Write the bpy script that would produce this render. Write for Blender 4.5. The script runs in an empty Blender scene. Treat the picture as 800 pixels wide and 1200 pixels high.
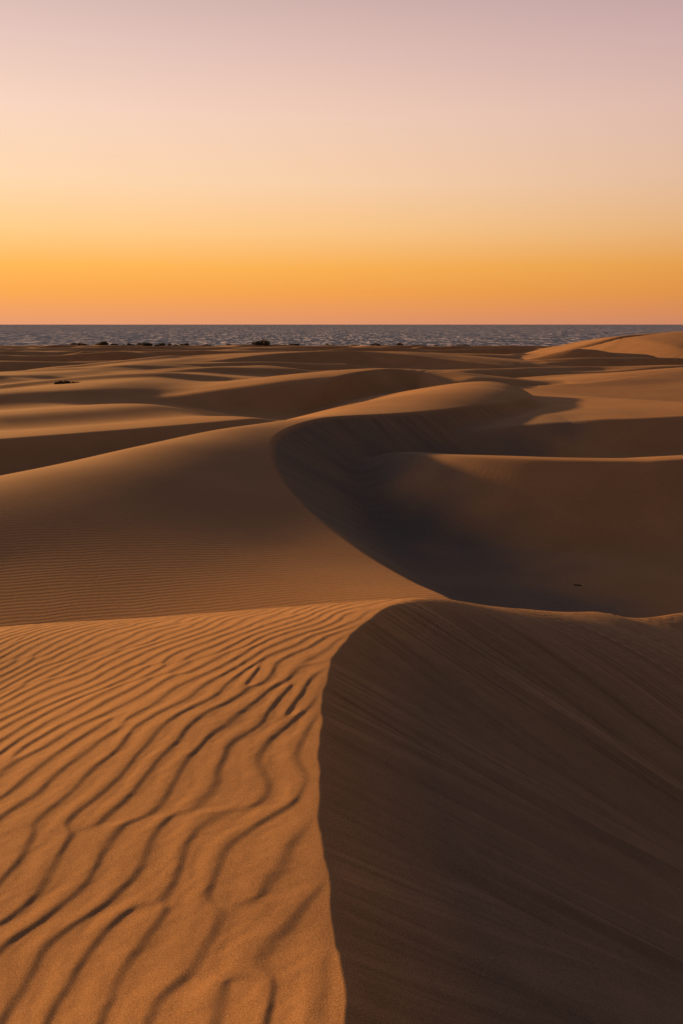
import bpy, math, time, random
import numpy as np
from mathutils import Vector
E=1.7
PITCH=math.radians(12.4)
cp,sp=math.cos(PITCH),math.sin(PITCH)
def P(u,v,y,dz=0.0):
    dx=(u-400)/1000.0; dy=(600-v)/1000.0
    fy=cp+dy*sp; fz=-sp+dy*cp
    return (dx/fy*y, y, E+fz/fy*y+dz)
rng=np.random.RandomState(7)
TAB=rng.rand(256,256).astype(np.float32)
def vnoise(x,y,o=0):
    xi=np.floor(x); yi=np.floor(y)
    fx=(x-xi).astype(np.float32); fy=(y-yi).astype(np.float32)
    fx=fx*fx*fx*(fx*(6*fx-15)+10); fy=fy*fy*fy*(fy*(6*fy-15)+10)
    a=(xi.astype(np.int64)+37*o)&255; b=(yi.astype(np.int64)+91*o)&255
    a1=(a+1)&255; b1=(b+1)&255
    return (TAB[a,b]*(1-fx)+TAB[a1,b]*fx)*(1-fy)+(TAB[a,b1]*(1-fx)+TAB[a1,b1]*fx)*fy-0.5
def cfield(x,y,lam,th,spread,lspread,n,seed):
    r=np.random.RandomState(seed)
    re=np.zeros(x.shape,np.float32); im=np.zeros(x.shape,np.float32)
    for i in range(n):
        a=th+r.randn()*spread; k=2*math.pi/lam*(1+r.randn()*lspread); ph=r.rand()*6.283
        p=(k*(math.cos(a)*x+math.sin(a)*y)+ph).astype(np.float32)
        re+=np.cos(p); im+=np.sin(p)
    s=1/math.sqrt(n)
    return re*s,im*s
def saw(re,im,a,pw=1.0,lim=0.7):
    t=np.arctan2(im,re)/(2*math.pi)+0.5
    up=np.clip(t/a,0,1)**pw; dn=np.clip((t-a)/(1-a),0,1)
    h=np.where(t<a, 0.5-0.5*np.cos(math.pi*up), 0.5+0.5*np.cos(math.pi*dn))
    m=np.clip(np.hypot(re,im)/lim,0,1)
    return (h-0.5)*m
def smax(a,b,k):
    h=np.clip(0.5+0.5*(a-b)/k,0,1)
    return b+(a-b)*h+k*h*(1-h)
def catmull(pts,n=6):
    p=np.array(pts,float); p=np.vstack([2*p[0]-p[1],p,2*p[-1]-p[-2]])
    out=[]
    for i in range(1,len(p)-2):
        for t in np.arange(n)/n:
            out.append(0.5*((2*p[i])+(-p[i-1]+p[i+1])*t+(2*p[i-1]-5*p[i]+4*p[i+1]-p[i+2])*t*t+(-p[i-1]+3*p[i]-3*p[i+1]+p[i+2])*t**3))
    out.append(p[-2]); return np.array(out)
class TPS:
    def __init__(s,pts,reg=0.0):
        p=np.array(pts,float); s.c=p[:,:2]; n=len(p)
        d=np.hypot(s.c[:,None,0]-s.c[None,:,0],s.c[:,None,1]-s.c[None,:,1])
        K=d*d*np.log(d+1e-9)+np.eye(n)*reg
        Q=np.hstack([np.ones((n,1)),s.c]); A=np.zeros((n+3,n+3)); A[:n,:n]=K; A[:n,n:]=Q; A[n:,:n]=Q.T
        s.w=np.linalg.solve(A,np.concatenate([p[:,2],np.zeros(3)]))
    def __call__(s,x,y):
        z=s.w[-3]+s.w[-2]*x+s.w[-1]*y
        for (cx,cy),w in zip(s.c,s.w):
            r2=(x-cx)**2+(y-cy)**2
            z=z+w*0.5*r2*np.log(r2+1e-12)
        return z
def ridge(X,Y,pts,lee,wind,wr=2.0,lr=0.0,bl=1.0):
    N=X.shape[0]
    best=np.full(N,1e9); sd=np.zeros(N); arc=np.zeros(N); zn=np.zeros(N); ln_=np.zeros(N)
    el=np.full(N,-1e3); ew=np.full(N,-1e3) if wind is not None else None; acc=0.0
    for i in range(len(pts)-1):
        x0,y0,z0=pts[i]; x1,y1,z1=pts[i+1]
        dx,dy=x1-x0,y1-y0; L2=dx*dx+dy*dy; L=math.sqrt(L2)
        t=np.clip(((X-x0)*dx+(Y-y0)*dy)/L2,0,1)
        ex=X-x0-t*dx; ey=Y-y0-t*dy
        d=np.sqrt(ex*ex+ey*ey)
        zc=z0+t*(z1-z0)
        l_=lr[i] if hasattr(lr,'__len__') else lr
        np.maximum(el,zc-lee*(np.sqrt(d*d+l_*l_)-l_),out=el)
        if wind is not None: np.maximum(ew,zc-wind*(np.sqrt(d*d+wr*wr)-wr),out=ew)
        m=np.where(d<best)[0]
        best[m]=d[m]; sd[m]=np.sign(ex[m]*dy-ey[m]*dx)*d[m]; arc[m]=acc+t[m]*L; zn[m]=zc[m]; ln_[m]=l_; acc+=L
    w=np.clip(best/bl,0,1); w=w*w*(3-2*w)
    el=el*w+(zn-lee*(np.sqrt(best**2+ln_**2)-ln_))*(1-w)
    if wind is not None:
        w=np.clip(best/(bl*4),0,1); w=w*w*(3-2*w)
        ew=ew*w+(zn-wind*(np.sqrt(best**2+wr*wr)-wr))*(1-w)
    return sd,el,ew,arc
def geo(a,b,r): 
    n=max(2,int(math.log(b/a)/r)); return list(a*(b/a)**(np.arange(n)/n))
R=np.array(geo(0.2,1.2,0.03)+geo(1.2,7,0.0028)+geo(7,14,0.0045)+geo(14,40,0.0035)+geo(40,640,0.0045)+geo(640,5000,0.04)+[5000.])
az=np.concatenate([np.arange(-180,-45,1.5),np.arange(-45,-28,0.25),np.arange(-28,28,0.08),np.arange(28,45,0.25),np.arange(45,180,1.5)])
nA=len(az); nR=len(R)
azr=np.radians(az)
X=(R[:,None]*np.sin(azr)[None,:]).ravel(); Y=(R[:,None]*np.cos(azr)[None,:]).ravel()
Rr=np.hypot(X,Y)
STK=np.zeros(len(X)+1,np.float32); SHADE=np.zeros(len(X)+1,np.float32)
# ---- base floor
lev=np.interp(np.maximum(Y,0)+0.15*np.abs(X),[0,40,90,200,350,470,560,700],[-6.2,-6.3,-6.3,-7.4,-8.8,-9.9,-11.2,-14])
wx=X+vnoise(X/60,Y/60,3)*25; wy=Y+vnoise(X/70,Y/70,4)*25
re,im=cfield(wx,wy,38.0,math.radians(-70),0.26,0.22,24,11)
amp=np.interp(Y,[0,70,110,330,430,500],[0.2,0.5,3.0,3.6,2.2,0.0])
und=vnoise(X/28,Y/28,5)*1.2*np.interp(Y,[0,60,100,480,520],[0.2,.4,1,1,.4])+vnoise(X/11,Y/11,6)*0.2*np.interp(Y,[0,50,90],[0.3,.4,1])
re2,im2=cfield(wx,wy,22.0,math.radians(-66),0.26,0.2,20,19)
fld2=saw(re2,im2,0.80,1.0,0.9)*np.interp(Y,[0,60,90,400,470],[0,0.1,0.7,1.0,0.0])
Z=lev+saw(re,im,0.80)*amp+und+fld2
und=und+fld2
def add(pts,lee,wind,wr=2.0,lr=0.0,k=0.5,reach=60,n=5,cap=0.2,ext=30,und_k=0.5,bl=1.0):
    global Z
    p=[np.array(q,float) for q in pts]
    ta=(p[0]-p[1])[:2]; ta/=np.linalg.norm(ta); tb=(p[-1]-p[-2])[:2]; tb/=np.linalg.norm(tb)
    c=catmull(p,n)
    A0,B0=c[0].copy(),c[-1].copy()
    c=np.vstack([[np.r_[A0[:2]+ta*ext,A0[2]]],c,[np.r_[B0[:2]+tb*ext,B0[2]]]])
    b=(X>c[:,0].min()-reach)&(X<c[:,0].max()+reach)&(Y>c[:,1].min()-reach)&(Y<c[:,1].max()+reach)
    idx=np.where(b)[0]
    x,y=X[idx],Y[idx]
    sd,el,ew,arc=ridge(x,y,c,lee,wind,wr,lr,bl)
    z=np.where(sd>0,el,ew)
    for q,t in ((A0,ta),(B0,tb)):
        e=np.maximum(0,(x-q[0])*t[0]+(y-q[1])*t[1]); z=z-cap*(np.sqrt(e*e+4)-2)
    Z[idx]=smax(z+und[idx]*und_k,Z[idx],k)
add([P(735,402,259),P(762,396,260),P(790,390,261),P(830,387,262),P(900,385,262)],0.13,0.12,10,8,cap=.13,ext=60,reach=110,und_k=.2)
add([P(676,409,205),P(705,411,205),P(740,420,208),P(775,429,210)],0.45,0.10,6,.5,cap=.25,ext=30,reach=80,bl=2,und_k=.3)
add([P(255,423,160),P(330,413,172),P(390,409,178),P(440,411,180),P(520,420,174),P(600,430,168),P(680,438,165)],0.45,0.09,8,.8,cap=.12,ext=50,reach=80,bl=2)
add([P(0,441,100),P(100,432,125),P(170,424,150),P(230,420,165)],0.14,0.10,8,2,cap=.12,bl=2,und_k=.8)
add([P(0,462,68),P(110,456,75),P(190,440,96),P(250,430,114),P(300,428,122)],0.12,0.10,8,2,cap=.2,ext=12,bl=2,und_k=.7)
add([P(308,465,66),P(345,456,71),P(400,441,80),P(455,434,87),P(495,438,88),P(520,447,84)],0.58,0.12,6,.2,cap=.45,ext=3,und_k=.2)
add([P(0,486,50),P(90,480,53),P(170,474,57)],0.15,0.1,4,1.5,cap=.3,ext=10,bl=2)
add([P(668,494,48),P(700,491,48),P(740,490,48),P(800,487,48.5),P(900,480,50)],0.44,0.05,3,0.3,cap=.12,ext=12,und_k=.1)
add([P(575,458,84),P(650,453,85),P(700,447,86),P(800,433,96),P(900,428,100)],0.05,0.1,3,2.0,cap=.10,und_k=.3)
add([P(-120,524,35),P(0,514,38),P(150,502,42.5),P(290,490,46.5)],0.42,0.10,3,.3,cap=.3,ext=8,und_k=.3)
# ---- main middle dune
cS=[P(525,700,18),P(490,686,19.3),P(450,664,21.2),P(400,630,24),P(350,590,27.5),P(322,555,31),P(315,527,34.5),P(330,505,38.5),P(380,489,43),P(450,485,46),P(505,481,49),P(550,476,52),P(595,471,55),P(618,465,59),P(612,456,66)]
anch=[P(0,574,26),P(100,549,29),P(200,521,34),P(280,501,39),P(-150,600,24),
 P(0,660,20.5),P(200,640,22),P(0,735,17),P(200,722,17.5),P(400,712,17.5),P(330,640,22.8),
 (-15,34,-4.8),(-12,41,-4.9),(-8,48,-4.8),(-3.5,55,-4.4),P(400,476,58),
 P(470,463,63),P(575,447,72),P(520,452,70),(2,88,-5.5),(12,88,-5.5),(-10,70,-6.5),(-3,68,-5.6),
 (-20,14,-6),(-8,6,-6),(0,4,-6),(8,6,-6.5),(14,12,-7),(20,30,-8),(22,60,-8),(-30,30,-6.5),(-25,60,-7)]
WS=TPS(cS+anch,1.0)
c=catmull(cS,7); c=np.vstack([c,[[c[-1,0]-1,c[-1,1]+8,-7]]]); 
c0=c[0].copy(); c=np.vstack([[c0[0]+3.0,c0[1]-4.0,-5.5],c])
c[1:-1,2]=WS(c[1:-1,0],c[1:-1,1])
idx=np.where((Rr<110)&(Y>2)&(np.abs(X)<60))[0]
x,y=X[idx],Y[idx]
sd,el,ew,arc=ridge(x,y,c,0.60,None,lr=0.03)
z=np.where(sd>0,el,WS(x,y))
vis=np.clip((z-Z[idx]+.2)/0.6,0,1)
lee_s=np.clip(sd/0.6,0,1)*vis
st=vnoise(arc/0.5,sd/6,21)*0.4+vnoise(arc/0.2,sd/4,22)*0.7
z=z+lee_s*st*0.022*np.clip(1.2-sd/7,0,1)
STK[idx]=lee_s*np.clip(1-sd/9,0,1)*st*0.6
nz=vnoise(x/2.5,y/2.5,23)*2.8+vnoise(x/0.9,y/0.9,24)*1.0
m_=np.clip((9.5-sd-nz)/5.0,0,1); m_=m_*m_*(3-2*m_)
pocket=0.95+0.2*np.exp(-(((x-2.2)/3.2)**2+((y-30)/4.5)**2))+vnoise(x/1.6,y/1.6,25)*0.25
SHADE[idx]=np.where(sd>0,np.clip(sd/0.3,0,1)*m_*pocket,.25*vis)*np.clip((56-Y[idx])/12,0,1)*np.clip((Y[idx]-17)/4,0,1)  # shade painted on slip face and bowl; windward side evenly darkened
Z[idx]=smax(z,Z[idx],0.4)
# right middle dune
add([P(470,531,38.5),P(500,533,37.4),P(540,535,36.2),P(600,537,35.2),P(660,539,34.6),P(740,540,34.2),P(800,538,34.2),P(950,530,35.5)],0.50,0.20,1.5,0.25,k=0.5,reach=50,cap=.6,ext=3,und_k=.1,n=9)
# ---- foreground dune
cA=[(0.02,-6,-.35),(0.02,-2,-.05),(0.01,0,0.0),P(399,1200,1.8),P(388,1100,2.12),P(379,1000,2.5),P(374,900,3.07),P(372,840,3.58),P(384,790,4.1),P(403,752,4.65),P(435,722,5.2),P(475,704,5.95),P(515,701,6.6),P(560,708,7.2),P(620,714,8.1),P(700,717,9.6),P(800,718,12),P(950,722,17)]
anA=[P(0,735,6.0),P(120,728,5.9),P(250,720,5.8),P(380,709,5.9),P(0,1200,1.95),P(0,950,3.0),P(0,800,4.5),P(200,850,3.55),
 (-3.2,8.3,-2.0),(-1.5,8.3,-1.75),(0.3,8.4,-1.5),(2.2,11,-2.9),(5,15.5,-4.6),(-3,11,-4),(-6,9,-3.6),(-6,5,-.9),(-5,2,-.6),(-5,-3,-.7),(-10,3,-2.2),(-10,-4,-2.5),(1.5,14,-5),(3,-3,-.1),(3,2,-.1),(4,7,-1.0)]
WA=TPS(cA+anA,0.002)
cc=catmull(cA,14)
s_=np.cumsum(np.r_[0,np.hypot(np.diff(cc[:,0]),np.diff(cc[:,1]))])
wob=(0.012*np.sin(s_*4.1)+0.006*np.sin(s_*11.3+1)+0.003*np.sin(s_*27+2))*np.exp(-((s_-9.5)/3)**2)
cc[:,0]+=wob
cc[:,2]=WA(cc[:,0],cc[:,1])
lrA=np.interp(np.arange(len(cc))*10/14,[0,105,122,140,180],[0.015,0.02,0.6,1.0,0.7])
cc=np.vstack([cc,[[cc[-1,0]+8,cc[-1,1]+9,-8]]])
idx=np.where((Rr<28))[0]
x,y=X[idx],Y[idx]
sd,el,ew,arc=ridge(x,y,cc,0.56,None,lr=lrA,bl=1.4)
W=WA(x,y)
z=np.where(sd>0,el,W)
vis=np.clip((z-Z[idx]+.1)/0.4,0,1)
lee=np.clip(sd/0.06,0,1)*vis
lf=lee*np.interp(Rr[idx],[0,14,20],[1,1,0])
env=np.clip(0.8+vnoise(arc/0.5,sd/1.2,36)*1.4,0.35,1.5)*np.interp(y,[1,2.5,4],[.35,.6,1])
aw=arc+vnoise(sd/1.2,arc/0.6,37)*0.08
fine=vnoise(aw/0.035,sd/1.3,32)*env; vf=vnoise(aw/0.014,sd/0.9,34)*env
st=vnoise(aw/0.2,sd/2.0,31)*0.15+fine*0.6+vf*0.7
z+=lf*(vnoise(aw/0.2,sd/2.5,31)*0.004+fine*0.006+vf*0.0036+vnoise(arc/0.7,sd/5,33)*0.015*np.clip(sd,0,1))
STK[idx]=np.where(z>Z[idx],lf*st,STK[idx])
SHADE[idx]=np.where(z>Z[idx]-.2,lee*np.clip(sd/0.5,0,1)*np.interp(y,[1,3,6,11],[.95,.85,.55,.35]),SHADE[idx])  # painted shade on the foreground lee, deepening towards the camera
top=np.clip((z-Z[idx]+.1)/0.4,0,1)
Znew=smax(z,Z[idx],0.35)
# ripples, crest lines turning with the wind
yy=np.clip(y-0.42*x,0,9)-2.2
f=0.10*yy+0.095*np.where(yy<2.6,yy*np.abs(yy)*(yy>0)+yy*np.abs(yy)*(yy<0)*.2,6.76+5.2*(yy-2.6))
qx=x-f+vnoise(x/0.8,y/0.9,41)*0.22+vnoise(x/0.33,y/0.36,42)*0.15+vnoise(x/0.13,y/0.16,45)*0.028
qx=qx*np.interp(y,[1.5,5],[0.93,1.03])
qy=y+vnoise(x/1.1,y/1.1,43)*0.2
re,im=cfield(qx,qy,0.148,0.0,0.15,0.085,26,33)
a=0.0050*(1+vnoise(x/0.9,y/0.9,44)*0.2)*np.interp(y,[1,3,6],[1.1,0.95,0.8])
rip=saw(re,im,0.73,1.15,0.13)*a
re,im=cfield(qx+.15*qy,qy,0.085,0.0,0.4,0.2,16,8)
rip+=saw(re,im,0.65)*0.0008
rip+=vnoise(x/0.03,y/0.03,61)*0.0007
fade=np.where(sd>0,0,np.clip(-sd/0.10,0,1))*np.interp(Rr[idx],[0,8,12],[1,1,0])*top*(np.abs(np.degrees(np.arctan2(x,y)))<44)
Z[idx]=Znew+rip*fade
def ground(px,py):
    k=np.argmin((X-px)**2+(Y-py)**2); return float(Z[k])
# ---- mesh
centre_z=float(Z[:nA].mean())
verts=np.empty((nR*nA+1,3),np.float32)
verts[:-1,0]=X; verts[:-1,1]=Y; verts[:-1,2]=Z; verts[-1]=(0,0,centre_z)
i=np.arange(nR-1)[:,None]; j=np.arange(nA)[None,:]; j1=(j+1)%nA
q=np.stack([i*nA+j,i*nA+j1,(i+1)*nA+j1,(i+1)*nA+j],-1).reshape(-1,4)[:,::-1]
tri=np.stack([np.full(nA,nR*nA),(np.arange(nA)+1)%nA,np.arange(nA)],-1)
loops=np.concatenate([q.ravel(),tri.ravel()]).astype(np.int32)
starts=np.concatenate([np.arange(len(q))*4,len(q)*4+np.arange(len(tri))*3]).astype(np.int32)
me=bpy.data.meshes.new("terrain")
me.vertices.add(len(verts)); me.vertices.foreach_set("co",verts.ravel())
me.loops.add(len(loops)); me.loops.foreach_set("vertex_index",loops)
me.polygons.add(len(starts)); me.polygons.foreach_set("loop_start",starts)
me.update(calc_edges=True)
me.polygons.foreach_set("use_smooth",np.ones(len(me.polygons),bool))
at_=me.attributes.new("grain_sorting",'FLOAT','POINT'); at_.data.foreach_set("value",STK)
at_=me.attributes.new("painted_shade",'FLOAT','POINT'); at_.data.foreach_set("value",SHADE)
ter=bpy.data.objects.new("terrain",me); bpy.context.collection.objects.link(ter)
ter["kind"]="structure"; ter["label"]="wind-rippled orange sand dunes with sharp crests"; ter["category"]="sand dunes"
# ---- materials
def newmat(n):
    m=bpy.data.materials.new(n); m.use_nodes=True; nt=m.node_tree; nt.nodes.clear()
    o=nt.nodes.new("ShaderNodeOutputMaterial"); b=nt.nodes.new("ShaderNodeBsdfPrincipled")
    nt.links.new(b.outputs[0],o.inputs[0]); return m,nt,b
def N(nt,t,**k):
    n=nt.nodes.new(t)
    for a,b in k.items():
        if a.startswith("i_"): n.inputs[a[2:].replace("_"," ")].default_value=b
        else: setattr(n,a,b)
    return n
m,nt,b=newmat("sand"); L=nt.links.new
geo_=N(nt,"ShaderNodeNewGeometry")
n1=N(nt,"ShaderNodeTexNoise",i_Scale=0.35,i_Detail=5.0); L(geo_.outputs["Position"],n1.inputs["Vector"])
n2=N(nt,"ShaderNodeTexNoise",i_Scale=300.0,i_Detail=3.0); L(geo_.outputs["Position"],n2.inputs["Vector"])
n3=N(nt,"ShaderNodeTexNoise",i_Scale=9.0,i_Detail=6.0); L(geo_.outputs["Position"],n3.inputs["Vector"])
r1=N(nt,"ShaderNodeValToRGB"); L(n1.outputs[0],r1.inputs[0])
r1.color_ramp.elements[0].position=.3; r1.color_ramp.elements[0].color=(.37,.205,.094,1)
r1.color_ramp.elements[1].position=.7; r1.color_ramp.elements[1].color=(.43,.245,.116,1)
mm=N(nt,"ShaderNodeMath",operation='MULTIPLY_ADD'); L(n2.outputs[0],mm.inputs[0]); mm.inputs[1].default_value=1.9; mm.inputs[2].default_value=0.05
m3=N(nt,"ShaderNodeMath",operation='MULTIPLY_ADD'); L(n3.outputs[0],m3.inputs[0]); m3.inputs[1].default_value=0.3; m3.inputs[2].default_value=0.85
m4=N(nt,"ShaderNodeMath",operation='MULTIPLY'); L(mm.outputs[0],m4.inputs[0]); L(m3.outputs[0],m4.inputs[1])
ga=N(nt,"ShaderNodeAttribute"); ga.attribute_name="grain_sorting"
m5=N(nt,"ShaderNodeMath",operation='MULTIPLY_ADD'); L(ga.outputs["Fac"],m5.inputs[0]); m5.inputs[1].default_value=0.6; m5.inputs[2].default_value=1.0
m6=N(nt,"ShaderNodeMath",operation='MULTIPLY'); L(m4.outputs[0],m6.inputs[0]); L(m5.outputs[0],m6.inputs[1])
gm=N(nt,"ShaderNodeAttribute"); gm.attribute_name="painted_shade"
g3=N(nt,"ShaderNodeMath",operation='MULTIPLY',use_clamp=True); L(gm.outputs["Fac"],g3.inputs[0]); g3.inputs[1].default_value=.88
mix=N(nt,"ShaderNodeMix",data_type='RGBA'); L(g3.outputs[0],mix.inputs[0]); L(r1.outputs[0],mix.inputs[6]); mix.inputs[7].default_value=(.166,.141,.113,1)  # mask pulls sand towards dark grey-brown, shade put into the base colour
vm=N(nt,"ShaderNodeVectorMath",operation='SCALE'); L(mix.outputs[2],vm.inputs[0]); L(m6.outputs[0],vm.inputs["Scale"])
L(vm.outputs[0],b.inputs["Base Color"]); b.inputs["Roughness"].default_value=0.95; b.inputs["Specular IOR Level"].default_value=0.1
bp=N(nt,"ShaderNodeBump",i_Strength=0.5,i_Distance=0.002); L(n2.outputs[0],bp.inputs["Height"])
mp=N(nt,"ShaderNodeMapping"); mp.inputs["Rotation"].default_value=(0,0,math.radians(78)); L(geo_.outputs["Position"],mp.inputs[0])
wv=N(nt,"ShaderNodeTexWave",i_Scale=1.7,i_Distortion=5,i_Detail=3.0); wv.inputs["Detail Scale"].default_value=0.6
L(mp.outputs[0],wv.inputs["Vector"])
ln=N(nt,"ShaderNodeVectorMath",operation='LENGTH'); L(geo_.outputs["Position"],ln.inputs[0])
mr=N(nt,"ShaderNodeMapRange"); mr.inputs[1].default_value=11; mr.inputs[2].default_value=16; L(ln.outputs["Value"],mr.inputs[0])
mr2=N(nt,"ShaderNodeMapRange"); mr2.inputs[1].default_value=22; mr2.inputs[2].default_value=36; mr2.inputs[3].default_value=1; mr2.inputs[4].default_value=0; L(ln.outputs["Value"],mr2.inputs[0])
mu=N(nt,"ShaderNodeMath",operation='MULTIPLY'); L(mr.outputs[0],mu.inputs[0]); L(mr2.outputs[0],mu.inputs[1])
mu2=N(nt,"ShaderNodeMath",operation='MULTIPLY'); L(mu.outputs[0],mu2.inputs[0]); mu2.inputs[1].default_value=0.6
bp2=N(nt,"ShaderNodeBump",i_Distance=0.0055); L(mu2.outputs[0],bp2.inputs["Strength"]); L(wv.outputs[1],bp2.inputs["Height"]); L(bp.outputs[0],bp2.inputs["Normal"])
L(bp2.outputs[0],b.inputs["Normal"])
me.materials.append(m)
# sea
sm=bpy.data.meshes.new("sea"); S=60000
sm.from_pydata([(-S,380,0),(S,380,0),(S,S,0),(-S,S,0)],[],[(0,1,2,3)])
sea=bpy.data.objects.new("sea",sm); sea.location.z=-10.5; bpy.context.collection.objects.link(sea)
sea["kind"]="structure"; sea["label"]="choppy grey-blue sea with small whitecaps and painted glints"; sea["category"]="sea"
m,nt,b=newmat("sea_water"); L=nt.links.new
nt.nodes.remove(b)
g=N(nt,"ShaderNodeNewGeometry"); mp=N(nt,"ShaderNodeMapping"); mp.inputs["Scale"].default_value=(0.36,0.06,1); L(g.outputs["Position"],mp.inputs[0])
n=N(nt,"ShaderNodeTexNoise",i_Scale=1.0,i_Detail=2.0,i_Roughness=0.6); L(mp.outputs[0],n.inputs["Vector"])
mp2=N(nt,"ShaderNodeMapping"); mp2.inputs["Scale"].default_value=(0.16,0.024,1); L(g.outputs["Position"],mp2.inputs[0])
nb=N(nt,"ShaderNodeTexNoise",i_Scale=1.0,i_Detail=5.0,i_Roughness=0.85); L(mp2.outputs[0],nb.inputs["Vector"])
ad=N(nt,"ShaderNodeMath",operation='MULTIPLY_ADD'); L(nb.outputs[0],ad.inputs[0]); ad.inputs[1].default_value=1.2; 
sb=N(nt,"ShaderNodeMath",operation='SUBTRACT'); L(n.outputs[0],sb.inputs[0]); sb.inputs[1].default_value=.60; L(sb.outputs[0],ad.inputs[2])
r=N(nt,"ShaderNodeValToRGB"); L(ad.outputs[0],r.inputs[0])
e=r.color_ramp.elements; e[0].position=.40; e[0].color=(.04,.06,.115,1); e[1].position=.68; e[1].color=(1,.9,.9,1)  # bright end paints whitecaps and glints into the water colour
k=e.new(.57); k.color=(.09,.115,.185,1)
df=N(nt,"ShaderNodeBsdfDiffuse"); L(r.outputs[0],df.inputs[0])
gl=N(nt,"ShaderNodeBsdfGlossy",i_Roughness=.3); gl.inputs[0].default_value=(.6,.75,1,1)
bp=N(nt,"ShaderNodeBump",i_Strength=1.0,i_Distance=3.0); L(n.outputs[0],bp.inputs["Height"]); L(bp.outputs[0],gl.inputs["Normal"])
ms=N(nt,"ShaderNodeMixShader"); ms.inputs[0].default_value=.12; L(df.outputs[0],ms.inputs[1]); L(gl.outputs[0],ms.inputs[2])
L(ms.outputs[0],[q for q in nt.nodes if q.type=='OUTPUT_MATERIAL'][0].inputs[0])
sm.materials.append(m)
# ---- shrubs
m,nt,b=newmat("shrub_foliage"); n=N(nt,"ShaderNodeTexNoise",i_Scale=3.0); r=N(nt,"ShaderNodeValToRGB"); nt.links.new(n.outputs[0],r.inputs[0]); nt.links.new(r.outputs[0],b.inputs["Base Color"])
r.color_ramp.elements[0].color=(.05,.045,.028,1); r.color_ramp.elements[1].color=(.11,.09,.055,1); b.inputs["Roughness"].default_value=.8; FOL=m
m,nt,b=newmat("shrub_wood"); b.inputs["Base Color"].default_value=(.05,.035,.025,1); WOOD=m
def shrub(px,py,w,h,seed,label):
    rr=random.Random(seed); z0=ground(px,py)
    lobes=[]
    for _ in range(8):
        lx=rr.uniform(-.45,.45); s=1-abs(lx)*1.4
        lobes.append((lx*w,rr.uniform(-.25,.25)*w,rr.uniform(.1,.4)*h*s,rr.uniform(.08,.2)*w,rr.uniform(.25,.6)*h*s))
    V=[];F=[]; leaf=max(.006,w*.03)
    for _ in range(1300):
        lx,ly,lz,lr_,lh=rr.choice(lobes)
        d=Vector((rr.gauss(0,1),rr.gauss(0,1),rr.gauss(0,1))).normalized()*(rr.random()**.4)
        c_=Vector((lx+d.x*lr_,ly+d.y*lr_,max(0.0,lz+d.z*lh)))
        a1=Vector((rr.gauss(0,1),rr.gauss(0,1),rr.gauss(0,1))).normalized(); a2=a1.cross(Vector((rr.gauss(0,1),rr.gauss(0,1),1))).normalized()
        s=leaf*rr.uniform(.6,1.5); k=len(V)
        V+= [c_-a1*s*1.6,c_-a2*s*.5,c_+a1*s*1.6,c_+a2*s*.5]; F.append((k,k+1,k+2,k+3))
    em=bpy.data.meshes.new("stems"); SV=[];SF=[]
    for l in lobes:
        top=Vector((l[0],l[1],l[2]+l[4]*.5)); k=len(SV); t=w*.012
        for q_ in (Vector((0,0,-.1*h)),top):
            for a_ in range(4): SV.append(q_+Vector((math.cos(a_*1.571)*t,math.sin(a_*1.571)*t,0)))
            t*=.4
        for a_ in range(4): SF.append((k+a_,k+(a_+1)%4,k+4+(a_+1)%4,k+4+a_))
    em.from_pydata(SV,[],SF); em.materials.append(WOOD)
    root=bpy.data.objects.new("desert_shrub",em); root.location=(px,py,z0-0.05*h); bpy.context.collection.objects.link(root)
    fm=bpy.data.meshes.new("foliage"); fm.from_pydata(V,[],F); fm.materials.append(FOL)
    fo=bpy.data.objects.new("foliage",fm); fo.parent=root; bpy.context.collection.objects.link(fo)
    root["label"]=label; root["category"]="shrub"; root["group"]="shrubs scattered over the dunes"
def at(u,v,y):
    q=P(u,v,y)
    if y<300: return q[0],q[1]
    # shoreline shrubs grow on the crest of the last low dunes on this bearing
    s=q[0]/q[1]
    col=int(np.argmin(np.abs(np.tan(azr)-s)+(np.abs(az)>80)*9)); zz=Z.reshape(nR,nA)[:,col]; yr=Y.reshape(nR,nA)[:,col]
    ok=np.where((yr>380)&(yr<500))[0]; k=ok[np.argmax((zz[ok]-E)/yr[ok])]
    return s*yr[k],yr[k]
SM="small dark shrub on the sand near the shore"
for kk,(u,v,yd,w,h,lb) in enumerate([
 (92,404,440,7,1.5,SM),
 (124,403,450,10,2.3,"dark rounded shrub on the beach near the water"),
 (150,403,452,5,1.2,SM),
 (168,402,455,11,1.7,"low spreading dark shrub on the beach"),
 (196,402,460,10,2.2,"dark scrubby bush at the edge of the sea"),
 (218,402,460,8,1.6,SM),
 (242,402,462,5,1.2,SM),
 (268,402,462,4,1.0,SM),
 (310,402,430,12,3.4,"large dark rounded bush on the beach"),
 (78,451,84,2.4,.45,"low dark shrub half buried in dune sand"),
 (345,404,440,6,1.3,SM),
 (385,404,440,5,1.3,SM),
 (679,647,25,.20,.07,"tiny dry tuft on a shaded dune slope"),
 (414,402,450,4,1.2,SM),
 (440,402,450,5,1.7,SM),
 (468,402,440,4,2.2,SM),
 (510,402,450,4,1.2,SM),
 (545,402,450,4,1.2,SM)]):
    px,py=at(u,v,yd); shrub(px,py,w,h,kk+3,lb)
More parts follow.
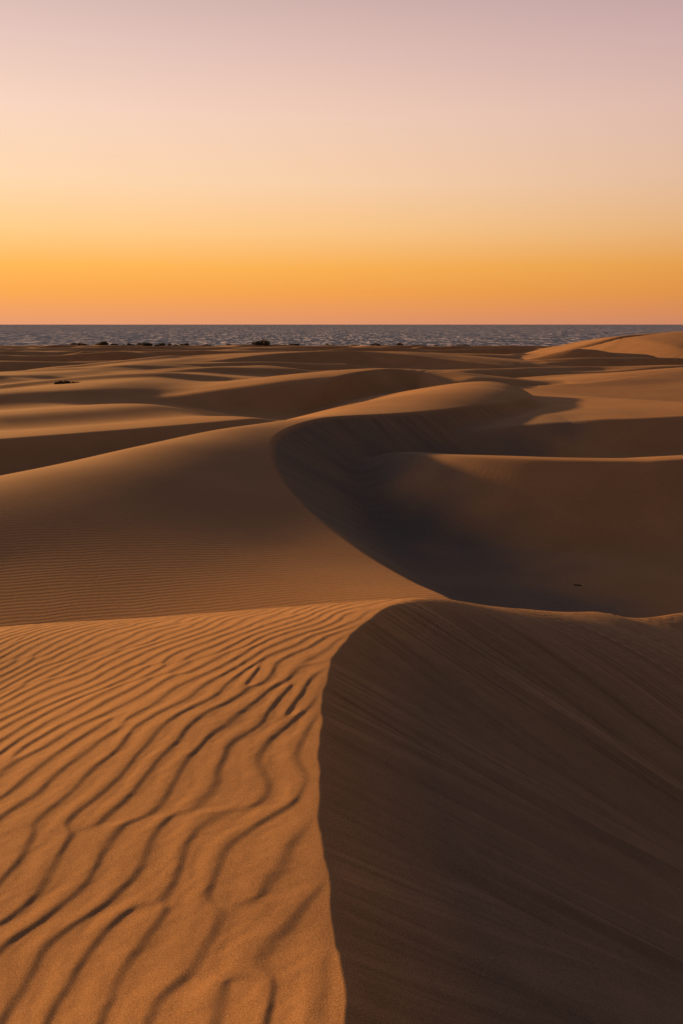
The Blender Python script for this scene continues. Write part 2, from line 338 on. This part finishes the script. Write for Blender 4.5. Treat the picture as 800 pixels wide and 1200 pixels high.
# ---- sun / world
SAZ=math.radians(-52); SEL=math.radians(8)
sd_=Vector((math.sin(SAZ)*math.cos(SEL),math.cos(SAZ)*math.cos(SEL),math.sin(SEL)))
ld=bpy.data.lights.new("sun",'SUN'); ld.energy=8; ld.angle=math.radians(1.8); ld.color=(1.0,.52,.17)
lo=bpy.data.objects.new("sun",ld); lo.rotation_euler=sd_.to_track_quat('Z','Y').to_euler(); bpy.context.collection.objects.link(lo)
w=bpy.data.worlds.new("World"); bpy.context.scene.world=w; w.use_nodes=True; nt=w.node_tree; L=nt.links.new
bg=nt.nodes["Background"]
tc=N(nt,"ShaderNodeTexCoord"); nm=N(nt,"ShaderNodeVectorMath",operation='NORMALIZE'); L(tc.outputs["Generated"],nm.inputs[0])
sx=N(nt,"ShaderNodeSeparateXYZ"); L(nm.outputs[0],sx.inputs[0])
def lin(c): return tuple(((v/255)/12.92 if v/255<=.04045 else ((v/255+.055)/1.055)**2.4) for v in c)+(1,)
r=N(nt,"ShaderNodeValToRGB"); L(sx.outputs[2],r.inputs[0])
stops=[(0,(221,148,108)),(.012,(232,152,96)),(.035,(243,162,78)),(.062,(249,176,84)),(.10,(250,196,132)),(.15,(247,206,167)),(.216,(240,203,182)),(.276,(224,189,179)),(.33,(203,174,169)),(.45,(134,124,130)),(.7,(96,95,108)),(1,(80,82,96))]
el_=r.color_ramp.elements
el_[0].position=0; el_[0].color=lin(stops[0][1]); el_[1].position=1; el_[1].color=lin(stops[-1][1])
for p,c in stops[1:-1]:
    q_=el_.new(p); q_.color=lin(c)
cb=N(nt,"ShaderNodeCombineXYZ"); L(sx.outputs[0],cb.inputs[0]); L(sx.outputs[1],cb.inputs[1])
nn=N(nt,"ShaderNodeVectorMath",operation='NORMALIZE'); L(cb.outputs[0],nn.inputs[0])
dt=N(nt,"ShaderNodeVectorMath",operation='DOT_PRODUCT'); L(nn.outputs[0],dt.inputs[0]); dt.inputs[1].default_value=(math.sin(SAZ),math.cos(SAZ),0)
mr=N(nt,"ShaderNodeMapRange"); mr.inputs[1].default_value=-1; mr.inputs[2].default_value=1; L(dt.outputs["Value"],mr.inputs[0])
r2=N(nt,"ShaderNodeValToRGB"); L(mr.outputs[0],r2.inputs[0]); e=r2.color_ramp.elements
e[0].position=0; e[0].color=(.34,.37,.41,1); e[1].position=1; e[1].color=(1.1,1.12,1.15,1)
for p,c in [(.45,(.44,.46,.51)),(.62,(.81,.79,.87)),(.81,(1,1,1)),(.93,(1.09,1.13,1.13))]:
    q_=e.new(p); q_.color=c+(1,)
mx=N(nt,"ShaderNodeVectorMath",operation='MULTIPLY'); L(r.outputs[0],mx.inputs[0]); L(r2.outputs[0],mx.inputs[1])
L(mx.outputs[0],bg.inputs[0]); bg.inputs[1].default_value=1.0
# ---- camera
cd=bpy.data.cameras.new("camera"); cd.sensor_fit='VERTICAL'; cd.sensor_height=36; cd.lens=30; cd.clip_end=200000; cd.clip_start=0.05
co=bpy.data.objects.new("camera",cd); co.location=(0,0,E); co.rotation_euler=(math.radians(90-12.4),0,0)
bpy.context.collection.objects.link(co); bpy.context.scene.camera=co
sc=bpy.context.scene; sc.view_settings.view_transform='Standard'; sc.view_settings.look='None'; sc.view_settings.exposure=0
